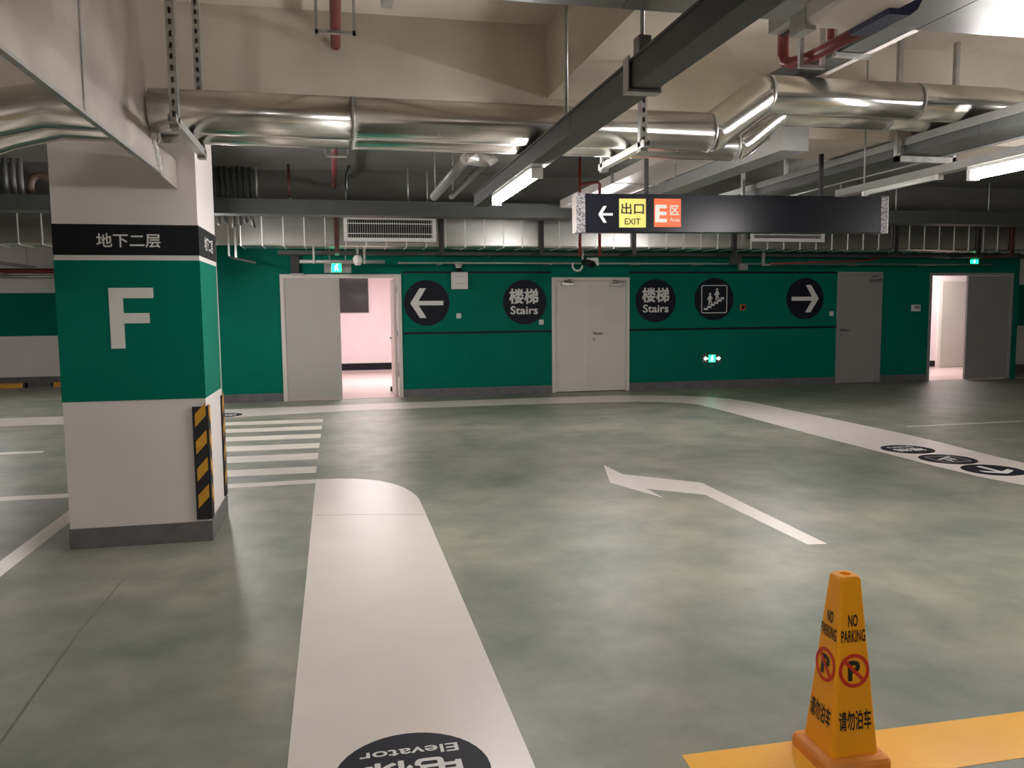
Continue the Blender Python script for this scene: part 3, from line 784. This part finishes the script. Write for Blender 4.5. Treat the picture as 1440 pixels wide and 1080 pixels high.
# ------------------------------------------------------------------ twin clad pipes with an offset
def bent(p):
    return p
def clad_pipe(y, rr, xj0, xj1, z0, z1, label, x_end, elbow):
    g = thing('clad_pipe', label, 'pipe', (0.5, y, z0), 'twin aluminium clad pipes')
    left = [(-2.6, y - 0.75, z0 - 0.62), (-1.72, y - 0.17, z0 - 0.10), (-1.50, y, z0)]
    MB().tube(left + [(BX - 0.02, y, z0)], rr, 28).build('cladding', MT['clad'], g)
    segs = [BX + 0.01, 0.12, xj0]
    for a, b in zip(segs, segs[1:]):
        MB().tube([(a, y, z0), (b - 0.004, y, z0)], rr, 28).build('cladding', MT['clad'], g)
        MB().tube([(b - 0.012, y, z0), (b + 0.004, y, z0)], rr + 0.0025, 28).build('seam_band', MT['zinc'], g)
    MB().tube([(xj0, y, z0), (xj0 + 0.03, y, z0 + 0.008), (xj0 + 0.06, y, z0 + 0.03), (xj1 - 0.06, y, z1 - 0.03), (xj1 - 0.03, y, z1 - 0.008), (xj1, y, z1)], rr, 28).build('elbow', MT['clad'], g)
    MB().tube([(xj1 - 0.005, y, z1), (xj1 + 0.012, y, z1)], rr + 0.003, 28).build('seam_band', MT['zinc'], g)
    xm_ = (xj1 + x_end) / 2 + 0.2
    MB().tube([(xj1, y, z1), (xm_, y, z1)], rr, 28).build('cladding', MT['clad'], g)
    MB().tube([(xm_ - 0.008, y, z1), (xm_ + 0.008, y, z1)], rr + 0.0025, 28).build('seam_band', MT['zinc'], g)
    MB().tube([(xm_, y, z1), (x_end, y, z1), (x_end + 0.12, y + 0.03, z1), (x_end + 0.2, y + 0.12, z1), (x_end + 0.22, y + 0.30, z1), (x_end + 0.22, 5.49, z1)], rr, 28).build('cladding', MT['clad'], g)
    return g
clad_pipe(4.80, 0.118, 2.30, 2.68, 2.588, 2.835, 'shiny aluminium clad pipe crossing the view, the front one of the pair', 4.42, 0.0)
clad_pipe(5.09, 0.098, 2.62, 2.96, 2.572, 2.815, 'shiny aluminium clad pipe crossing the view, the rear one of the pair', 4.15, 0.17)
def slotted(x, y, z0, z1, label_part, parent, w=0.042):
    m = MB()
    m.box(x - w / 2, x + w / 2, y + 0.018, y + 0.022, z0, z1)
    m.box(x - w / 2, x - w / 2 + 0.003, y - 0.02, y + 0.018, z0, z1).box(x + w / 2 - 0.003, x + w / 2, y - 0.02, y + 0.018, z0, z1)
    m.box(x - w / 2, x - w * 0.18, y - 0.022, y - 0.02, z0, z1).box(x + w * 0.18, x + w / 2, y - 0.022, y - 0.02, z0, z1)
    z = z0
    while z < z1 - 0.01:
        m.box(x - w * 0.18, x + w * 0.18, y - 0.022, y - 0.02, z, min(z1, z + 0.028))
        z += 0.055
    return m.build(label_part, MT['zinc'], parent)
def trapeze(x, y0, y1, label, ztop=SLAB):
    h = thing('pipe_trapeze', label, 'hanger', (x, (y0 + y1) / 2, 2.44), 'slotted channel hangers under the twin pipes')
    slotted(x, y0, 2.44, ztop, 'slotted_post', h)
    slotted(x, y1, 2.44, ztop, 'slotted_post', h)
    m = MB().box(x - 0.021, x + 0.021, y0 - 0.08, y1 + 0.06, 2.428, 2.434).box(x - 0.021, x - 0.017, y0 - 0.08, y1 + 0.06, 2.434, 2.468).box(x + 0.017, x + 0.021, y0 - 0.08, y1 + 0.06, 2.434, 2.468)
    m.build('cross_channel', MT['zinc'], h)
    for yy in (y0, y1):
        MB().box(x - 0.022, x + 0.022, yy - 0.03, yy + 0.03, 2.41, 2.428).build('bolt_plate', MT['steel'], h)
    return h
trapeze(-0.765, 4.40, 5.215, 'slotted steel hanger holding the clad pipes beside the F pillar')
trapeze(1.772, 4.58, 5.28, 'slotted steel hanger holding the clad pipes above the hanging sign', 2.93)

# ------------------------------------------------------------------ trunking, lamps
t1 = thing('cable_trunking', 'dark grey trunking running towards the wall over the lit tube', 'trunking', (1.19, 3, 2.35))
for a, b in ((-7.0, -3.0), (-3.0, 1.0), (1.0, 3.9), (3.9, 6.75)):
    MB().box(1.135, 1.245, a, b - 0.004, 2.35, 2.45).build('body', MT['trunk'], t1)
MB().box(1.128, 1.252, -7, 6.75, 2.446, 2.456).build('lid', MT['trunk'], t1)
for yy in (-2.0, 3.08):
    b = MB().box(1.122, 1.128, yy - 0.03, yy + 0.03, 2.34, 2.47).box(1.252, 1.258, yy - 0.03, yy + 0.03, 2.34, 2.47).box(1.122, 1.258, yy - 0.03, yy + 0.03, 2.335, 2.345)
    b.build('bracket', MT['zinc'], t1)
for yy in (-2.0, 3.08, 4.15):
    MB().tube([(1.19, yy, 2.45), (1.19, yy, SLAB)], 0.009, 8).build('rod', MT['rod'], t1)
MB().box(1.165, 1.215, 3.05, 3.11, 2.47, 2.55).build('clamp', MT['steel'], t1)

def lamp(x, y0, y1, label, lit=True, z=2.30, hz=2.35, rt=0.031, hw=0.03):
    g = thing('tube_lamp', label, 'lamp', (x, (y0 + y1) / 2, z), 'strip lamps under the trunking')
    MB().box(x - hw, x + hw, y0, y1, z + rt - 0.004, hz).build('housing', MT['plastic'], g)
    MB().tube([(x, y0 + 0.03, z), (x, y1 - 0.03, z)], rt, 12).build('tube', MT['tube' if lit else 'tubeoff'], g)
    for yy in (y0, y1 - 0.03):
        MB().box(x - hw - 0.003, x + hw + 0.003, yy, yy + 0.03, z - rt - 0.003, z + rt).build('end_cap', MT['plastic'], g)
    return g
lamp(1.17, 4.70, 5.98, 'lit white tube lamp under the dark trunking left of the hanging sign')
lamp(3.86, 3.05, 4.40, 'large lit white tube lamp at the right edge')
lamp(3.86, 4.66, 5.45, 'unlit tube lamp on the rail beyond the bright right lamp', lit=False, z=2.332, rt=0.013, hw=0.018)
lamp(1.17, -1.1, 0.2, 'unseen lit tube lamp added behind the camera to brighten the foreground')  # added out of view to light the near floor and cone
lamp(5.7, 8.9, 10.1, 'lit tube lamp hidden behind the right half of the hanging sign', z=2.56, hz=2.61)
lamp(-1.75, 11.35, 12.45, 'second lit tube lamp, added out of sight behind the F pillar')  # extra hidden lamp, added to brighten the left part of the front wall
lamp(-1.45, 9.0, 10.25, 'lit tube lamp hidden behind the F pillar')
lamp(3.35, 8.9, 10.1, 'lit tube lamp hidden behind the hanging sign', z=2.56, hz=2.61)
lamp(6.6, 3.0, 4.25, 'lit tube lamp out to the right')

lamp(-4.2, 1.0, 2.25, 'lit tube lamp left of the smoke barrier')
lamp(-5.6, 13.6, 14.85, 'lit tube lamp near the far left wall')
lamp(9.0, 3.3, 4.55, 'lit tube lamp far out on the right')
for rx, rn in ((5.7, 'right'), (3.35, 'left')):
    r5 = thing('lamp_rail', 'slim pale lamp rail behind the %s half of the hanging sign' % rn, 'rail', (rx, 9.5, 2.61))
    MB().box(rx - 0.04, rx + 0.04, 8.7, 10.5, 2.61, 2.65).build('rail', MT['greytrunk'], r5)
    MB().tube([(rx, 9.5, 2.65), (rx, 9.5, 2.87 if rx < 4 else SLAB)], 0.007, 6).build('rod', MT['rod'], r5)
for (x, y0, y1, w) in ((3.86, 0.6, 5.75, 'over the right-hand lamps'), (-1.45, 7.2, 10.9, 'over the lamp behind the pillar'), (6.6, -3, 6, 'out to the right'), (-1.75, 11.36, 12.5, 'carrying the lamp added behind the pillar near the wall'), (-4.2, -2, 4.5, 'left of the smoke barrier'), (-5.6, 12, 17, 'near the far left wall'), (9.0, 0, 8, 'far out on the right')):
    rl = thing('lamp_rail', 'slim pale lamp rail ' + w, 'rail', (x, (y0 + y1) / 2, 2.35))
    MB().box(x - 0.04, x + 0.04, y0, y1, 2.35, 2.40).build('rail', MT['greytrunk'], rl)
    for yy in (y0 + 0.3, (y0 + y1) / 2 + 0.3, y1 - 0.3):
        MB().tube([(x, yy, 2.40), (x, yy, 2.97 if 11.55 < yy < 12.15 else SLAB)], 0.007, 6).build('rod', MT['rod'], rl)
t3 = thing('cable_trunking', 'wide dark cable tray above the right-hand lamps', 'trunking', (4.25, 5, 2.6))
for a, b in ((2.97, 4.6), (4.6, 6.6), (6.6, 8.9)):
    MB().box(4.08, 4.42, a, b - 0.004, 2.60, 2.70).build('body', MT['trunk'], t3)
MB().box(4.42, 4.435, 2.97, 8.9, 2.59, 2.66).build('lip', MT['greytrunk'], t3)
MB().box(4.065, 4.08, 2.97, 8.9, 2.66, 2.715).build('lip', MT['greytrunk'], t3)
for yy in (5.3, 7.6):
    MB().box(4.00, 4.03, yy - 0.018, yy + 0.018, 2.545, SLAB).box(4.47, 4.50, yy - 0.018, yy + 0.018, 2.545, SLAB).box(4.00, 4.50, yy - 0.018, yy + 0.018, 2.545, 2.585).build('trapeze', MT['zinc'], t3)
mt = thing('cable_trunking', 'pale grey trunking running back behind the twin pipes', 'trunking', (3.2, 6.5, 2.6))
for a, b in ((5.30, 6.6), (6.6, 8.4)):
    MB().box(3.09, 3.30, a, b - 0.006, 2.60, 2.70).build('body', MT['greytrunk'], mt)
MB().box(3.09, 3.30, 5.30, 5.45, 2.70, 2.865).build('riser', MT['greytrunk'], mt)
MB().tube([(3.2, 7.4, 2.7), (3.2, 7.4, 2.87)], 0.008, 6).build('rod', MT['rod'], mt)
bd = thing('air_duct', 'flat duct coloured pale as if lamplit, under the pipes above the hanging sign', 'duct', (3.2, 8, 2.86))
MB().box(3.0, 3.5, 7.0, 10.8, 2.87, 2.97).build('body', MT['fanwhite'], bd)  # off-white puts the lamplight on this underside into the colour
MB().box(2.98, 3.52, 8.6, 8.64, 2.86, 2.98).build('flange', MT['zinc'], bd)
MB().tube([(3.25, 8.0, 2.97), (3.25, 8.0, SLAB)], 0.01, 6).build('rod', MT['rod'], bd)
# paired pipes left of the lit lamp
for k, (xx, rr, lab) in enumerate(((1.00, 0.045, 'grey pipe running back, the left of two beside the lit tube lamp'), (1.18, 0.03, 'slim grey pipe running back, the right of two beside the lit tube lamp'))):
    g = thing('service_pipe', lab, 'pipe', (xx, 7.2, 2.66), 'pipes beside the lit tube lamp')
    MB().tube([(xx, 6.3, 2.66), (xx, 8.4, 2.66)], rr, 12).build('pipe', MT['greytrunk'], g)
    MB().tube([(xx, 8.3, 2.66), (xx, 8.3, SLAB)], 0.006, 6).build('rod', MT['rod'], g)
fj = thing('foil_joint', 'crumpled foil-wrapped pipe joint under the clad pipes', 'joint', (1.1, 6.3, 2.63))
bm = bmesh.new(); bmesh.ops.create_icosphere(bm, subdivisions=2, radius=1)
for q in bm.verts:
    q.co *= 1 + random.uniform(-0.18, 0.18)
MB().addbm(bm, mtx=Matrix.Translation((1.12, 6.33, 2.66)) @ Matrix.Diagonal((0.15, 0.09, 0.055, 1))).build('wrap', MT['foilrib'], fj)
MB().tube([(1.12, 6.33, 2.70), (1.12, 6.33, 2.735)], 0.01, 6).build('rod', MT['rod'], fj)

# ------------------------------------------------------------------ big duct overhead and its branch
xd = thing('air_duct', 'wide grey sheet metal duct overhead at the top of the view', 'duct', (3, 2.3, 2.6))
for a, b in ((-0.3, 1.05), (1.35, 2.3), (2.3, 3.4), (3.4, 6.2)):
    MB().box(a, b - 0.006, 1.75, 2.945, 2.60, 2.92).build('body', MT['ductgrey'], xd)
MB().box(1.05, 1.35, 1.75, 2.945, 2.60, 2.92).build('body', MT['ductgrey'], xd)
for xx in (0.2, 4.0, 5.9):
    for yy in (2.98, 1.72):
        MB().tube([(xx, yy, 2.58), (xx, yy, SLAB)], 0.008, 6).build('rod', MT['rod'], xd)
    MB().box(xx - 0.02, xx + 0.02, 1.68, 3.0, 2.565, 2.60).build('cross_bar', MT['zinc'], xd)
br = thing('cable_trunking', 'dark grey branch trunking from the overhead duct to the beam', 'trunking', (2.98, 4.2, 2.97))
MB().box(2.90, 3.055, 2.95, 5.49, 2.975, 3.07).build('body', MT['trunk'], br)
MB().box(3.055, 3.10, 2.95, 5.49, 2.97, 2.985).build('lip', MT['fanwhite'], br)
MB().box(2.87, 3.11, 4.35, 4.39, 2.95, 2.97).tube([(2.88, 4.37, 2.96), (2.88, 4.37, SLAB)], 0.01, 6).tube([(3.105, 4.37, 2.96), (3.105, 4.37, SLAB)], 0.01, 6).build('hanger', MT['zinc'], br)
# induction fan with bracket
fan = thing('jet_fan', 'off-white ceiling fan box with a dark blue end bracket, at the top right', 'fan', (1.85, 2.7, 2.5))
bx = MB().box(1.66, 1.90, 2.36, 2.74, 2.50, 2.59, bev=0.02); bx.build('housing', MT['fanwhite'], fan)
MB().box(1.655, 1.70, 2.70, 2.80, 2.485, 2.56).build('inlet', MT['rod'], fan)
prof = [(0, 0.10), (0.07, 0.10), (0.07, 0.045), (0.05, 0.01), (0.02, -0.012), (-0.06, -0.012), (-0.06, 0.008), (0.0, 0.02)]
MB().prism(prof, (1.905, 2.52, 2.492), X, Z, Y, -0.02, 0.20).build('end_bracket', MT['fanblue'], fan)
ch = thing('fan_channel', 'pale steel channel hanging beside the off-white fan box', 'channel', (1.80, 3.1, 2.6))
MB().box(1.895, 1.955, 2.96, 3.38, 2.70, 2.735).box(1.895, 1.905, 2.96, 3.38, 2.735, 2.81).build('channel', MT['greytrunk'], ch)
MB().box(1.955, 1.972, 2.96, 3.38, 2.695, 2.702).build('seal', MT['black'], ch)
MB().box(1.92, 1.95, 3.32, 3.35, 2.735, 2.93).build('strut', MT['zinc'], ch)
rp = thing('sprinkler_pipe', 'red sprinkler pipe with a bend under the off-white fan box', 'pipe', (2.2, 3.5, 2.75))
MB().tube([(2.19, 3.76, 2.90), (2.19, 3.76, 2.74), (2.195, 3.75, 2.705), (2.215, 3.72, 2.692), (2.24, 3.66, 2.69), (2.25, 3.55, 2.69), (2.25, 3.0, 2.69)], 0.028, 12).build('pipe', MT['red'], rp)
MB().tube([(2.25, 3.45, 2.69), (2.25, 3.45, 2.77)], 0.018, 8).build('outlet', MT['red'], rp)
MB().box(2.185, 2.205, 3.60, 3.62, 2.645, SLAB).box(2.30, 2.32, 3.60, 3.62, 2.645, SLAB).box(2.185, 2.32, 3.60, 3.62, 2.635, 2.65).build('hanger', MT['zinc'], rp)

# red sprinkler main along the view, with U hangers
rm = thing('sprinkler_pipe', 'long red sprinkler pipe running straight back under the ceiling', 'pipe', (0.035, 5, 3.2))
MB().tube([(0.04, -4, 3.2), (0.036, 5.495, 3.2)], 0.032, 12).build('pipe', MT['red'], rm)
MB().tube([(0.03, 6.255, 3.2), (0.0, 11.55, 3.2)], 0.032, 12).build('pipe', MT['red'], rm)
for yy, w in ((5.12, 0.083), (9.1, 0.11)):
    MB().box(-0.0475 + 0.035 - w / 2 - 0.03, 0.035 - w / 2 - 0.06, yy - 0.015, yy + 0.015, 3.15, SLAB).box(0.035 + w / 2 + 0.06, 0.035 + w / 2 + 0.078, yy - 0.015, yy + 0.015, 3.15, SLAB).box(0.035 - w / 2 - 0.078, 0.035 + w / 2 + 0.078, yy - 0.015, yy + 0.015, 3.15, 3.168).build('hanger', MT['zinc' if yy < 6 else 'plastic'], rm)
# second red pipe group beside the hanging sign
r2p = thing('sprinkler_pipe', 'red pipe dropping down left of the hanging sign', 'pipe', (2.5, 8, 2.7))
MB().tube([(2.43, 8.0, 3.2), (2.43, 8.0, 2.03)], 0.016, 8).tube([(2.43, 8.0, 2.73), (2.45, 8.0, 2.75), (2.62, 8.0, 2.78), (2.64, 8.0, 2.76), (2.64, 8.0, 2.03)], 0.016, 8).build('pipe', MT['red'], r2p)
MB().tube([(2.43, 8.0, 3.2), (2.43, 8.0, SLAB)], 0.01, 6).build('rod', MT['rod'], r2p)

# ------------------------------------------------------------------ hanging direction sign
SX0, SX1, SZ0, SZ1, SY = 1.80, 4.455, 2.092, 2.385, 6.0
hs = thing('hanging_sign', 'long black hanging direction sign with yellow exit and orange area panels', 'sign', ((SX0 + SX1) / 2, SY, SZ0))
hs.rotation_euler = (0, math.radians(-0.35), math.radians(-1.5))
hl = (SX1 - SX0) / 2; hh = SZ1 - SZ0
MB().box(-hl + 0.075, hl - 0.065, 0, 0.10, 0, hh, bev=0.003).build('panel', MT['hangblack'], hs, local=True)
MB().box(-hl + 0.004, -hl + 0.075, -0.004, 0.104, -0.003, hh + 0.003).build('end_cap', MT['perf'], hs, local=True)
MB().box(hl - 0.065, hl - 0.004, -0.004, 0.104, -0.003, hh + 0.003).build('end_cap', MT['perf'], hs, local=True)
MB().box(-hl, -hl + 0.004, -0.004, 0.104, -0.003, hh + 0.003).build('end_plate', MT['galv'], hs, local=True)
MB().box(hl - 0.004, hl, -0.004, 0.104, -0.003, hh + 0.003).build('end_plate', MT['galv'], hs, local=True)
def sx(a): return a - (SX0 + SX1) / 2
MB().prism(arrow_pts(0.115, 0.125, 0.017), (sx(2.037), 0, 2.228 - SZ0), X, Z, -Y, 0, 0.002).build('arrow', MT['lettering'], hs, local=True)
ye = MB().box(sx(2.147), sx(2.362), -0.002, 0, 2.129 - SZ0, 2.348 - SZ0).build('yellow_panel', MT['signyellow'], hs, local=True)
k = put_text(MB(), '出口', (sx(2.254), -0.002, 2.273 - SZ0), 0.185, 0.088, X, Z, 0.02, 0.001)
put_text(k, 'EXIT', (sx(2.254), -0.002, 2.175 - SZ0), 0.128, 0.046, X, Z, 0.012, 0.001)
k.build('lettering', MT['print_black'], ye, local=True)
og = MB().box(sx(2.430), sx(2.650), -0.002, 0, 2.134 - SZ0, 2.351 - SZ0).build('orange_panel', MT['signorange'], hs, local=True)
k = put_text(MB(), 'E', (sx(2.487), -0.002, 2.237 - SZ0), 0.098, 0.135, X, Z, 0.03, 0.001)
put_text(k, '区', (sx(2.597), -0.002, 2.263 - SZ0), 0.075, 0.075, X, Z, 0.02, 0.001)
put_text(k, 'Area', (sx(2.598), -0.002, 2.190 - SZ0), 0.082, 0.030, X, Z, 0.01, 0.001)
k.build('lettering', MT['lettering'], og, local=True)
for xx in (2.385, 3.875):
    MB().box(sx(xx) - 0.014, sx(xx) + 0.014, 0.035, 0.063, hh, SLAB - SZ0 - 0.68).build('hanger_post', MT['darksteel'], hs, local=True)

# ------------------------------------------------------------------ hanger rods in the background
rods = [(-0.98, 11.15, 2.94, 'rod', 0.012), (-0.575, 11.15, 2.94, 'rust', 0.02), (0.165, 11.15, 2.94, 'rod', 0.012), (0.975, 11.15, 2.94, 'rod', 0.012), (1.235, 11.15, 2.94, 'rod', 0.01),
        (4.7, 11.15, 2.94, 'darksteel', 0.03), (6.46, 11.15, 2.94, 'rod', 0.012), (6.77, 11.15, 2.94, 'rod', 0.012), (7.5, 11.15, 2.94, 'rod', 0.012), (8.46, 11.15, 2.94, 'rod', 0.012), (10.13, 11.15, 2.94, 'rod', 0.012)]
names = ['first from the left', 'second from the left, dark red', 'third from the left', 'fourth from the left', 'fifth from the left', 'sixth from the left, dark and thick', 'seventh from the left', 'eighth from the left', 'ninth from the left', 'tenth from the left', 'eleventh from the left']
for (x, y, z, m, rr), nm in zip(rods, names):
    g = thing('hanger_rod', 'thin rod holding the dark cable tray, ' + nm, 'rod', (x, y, z), 'rods over the dark cable tray')
    MB().tube([(x, y, z), (x, y, SLAB)], rr, 8).build('rod', MT[m], g)
    MB().tube([(x, y, z), (x, y, z + 0.05)], rr * 1.7, 6).build('nut', MT['zinc'], g)
pipe('loose_cable', [(0.21, 11.1, SLAB), (0.16, 11.08, 3.3), (0.15, 11.08, 3.15), (0.19, 11.1, 2.95)], 0.012, 'cable', 'black cable hanging down to the dark cable tray', 'cable')
pipe('drain_pipe', [(-3.66, 11.2, 2.95), (-3.66, 11.2, 3.10), (-3.62, 11.2, 3.18), (-3.54, 11.2, 3.21), (-3.46, 11.2, 3.17), (-3.36, 11.2, 3.05), (-3.30, 11.2, 2.95)], 0.045, 'brown', 'brown bent pipe over the cable tray left of the pillar', 'pipe')
for k, xx in enumerate((-3.95, -3.86, -3.78)):
    pipe('riser_pipe', [(xx, 11.25, 2.95), (xx, 11.25, SLAB)], 0.03, 'greytrunk', ('pale vertical pipe over the cable tray, leftmost of three', 'pale vertical pipe over the cable tray, middle of three', 'pale vertical pipe over the cable tray, rightmost of three')[k], 'pipe', 'risers left of the pillar')
lp = thing('red_pipe', 'dark red pipe along the far left wall under the duct', 'pipe', (-7, 18.2, 2.4))
MB().tube([(-11.5, 18.2, 2.37), (-2.2, 18.2, 2.37)], 0.05, 10).build('pipe', MT['red'], lp)
box('bracket', MT['zinc'], (-6.6, -6.55, 18.15, 18.495, 2.30, 2.33), lp)
pipe('steel_pipe', [(-11.5, 18.3, 2.26), (-2.2, 18.3, 2.26)], 0.03, 'clad', 'thin shiny pipe along the far left wall below the red pipe', 'pipe')
lb = thing('duct_drop', 'thin grey bracket hanging at the wall end right of the pillar', 'bracket', (-1.4, 13.2, 2.3))
for lx in (-1.62, -1.52):
    MB().box(lx, lx + 0.03, 13.2, 13.24, 2.33, SLAB).build('leg', MT['zinc'], lb)
MB().prism([(-1.62, 2.36), (-1.62, 2.33), (-1.22, 2.24), (-1.22, 2.275)], (0, 13.2, 0), X, Z, Y, 0, 0.04).build('arm', MT['darksteel'], lb)

cb = thing('cable_bundle', 'bundle of dark grey cables hanging beside the right edge of the pillar', 'cables', (-1.3, 11.45, 2.62), None)
for k in range(7):
    cx = -1.55 + 0.075 * k + random.uniform(-0.015, 0.015)
    MB().tube([(cx, 11.45, SLAB), (cx + 0.02, 11.46, 3.1), (cx + random.uniform(-0.03, 0.03), 11.44, 2.8), (cx + 0.05 * (k - 3) * 0.3, 11.45, 2.62 + 0.03 * (k % 3))], 0.022, 8).build('cable', MT['trunk'], cb)
# joints and marks in the floor
def joint(pts, w, label=None):
    P = [Vector((p[0], p[1], 0)) for p in pts]
    vs, fs = [], []
    for i, p in enumerate(P):
        d = (P[min(i + 1, len(P) - 1)] - P[max(i - 1, 0)]).normalized()
        n_ = Vector((-d.y, d.x, 0)) * w / 2
        vs += [p + n_ + Z * 0.0021, p - n_ + Z * 0.0021]
    for i in range(len(P) - 1):
        fs.append([2 * i, 2 * i + 1, 2 * i + 3, 2 * i + 2])
    MB().add(vs, fs).build('floor_joint', MT['joint'], floor, label)
joint([(-1.215, 4.86), (-1.229, 4.75), (-1.227, 4.55), (-1.238, 4.05), (-1.22, 3.52), (-1.202, 3.04), (-1.19, 2.3)], 0.006, 'thin dark crack line in the floor left of the walkway')
joint([(-0.213, 6.04), (0.088, 5.983), (0.3, 5.94), (0.59, 5.86)], 0.006)
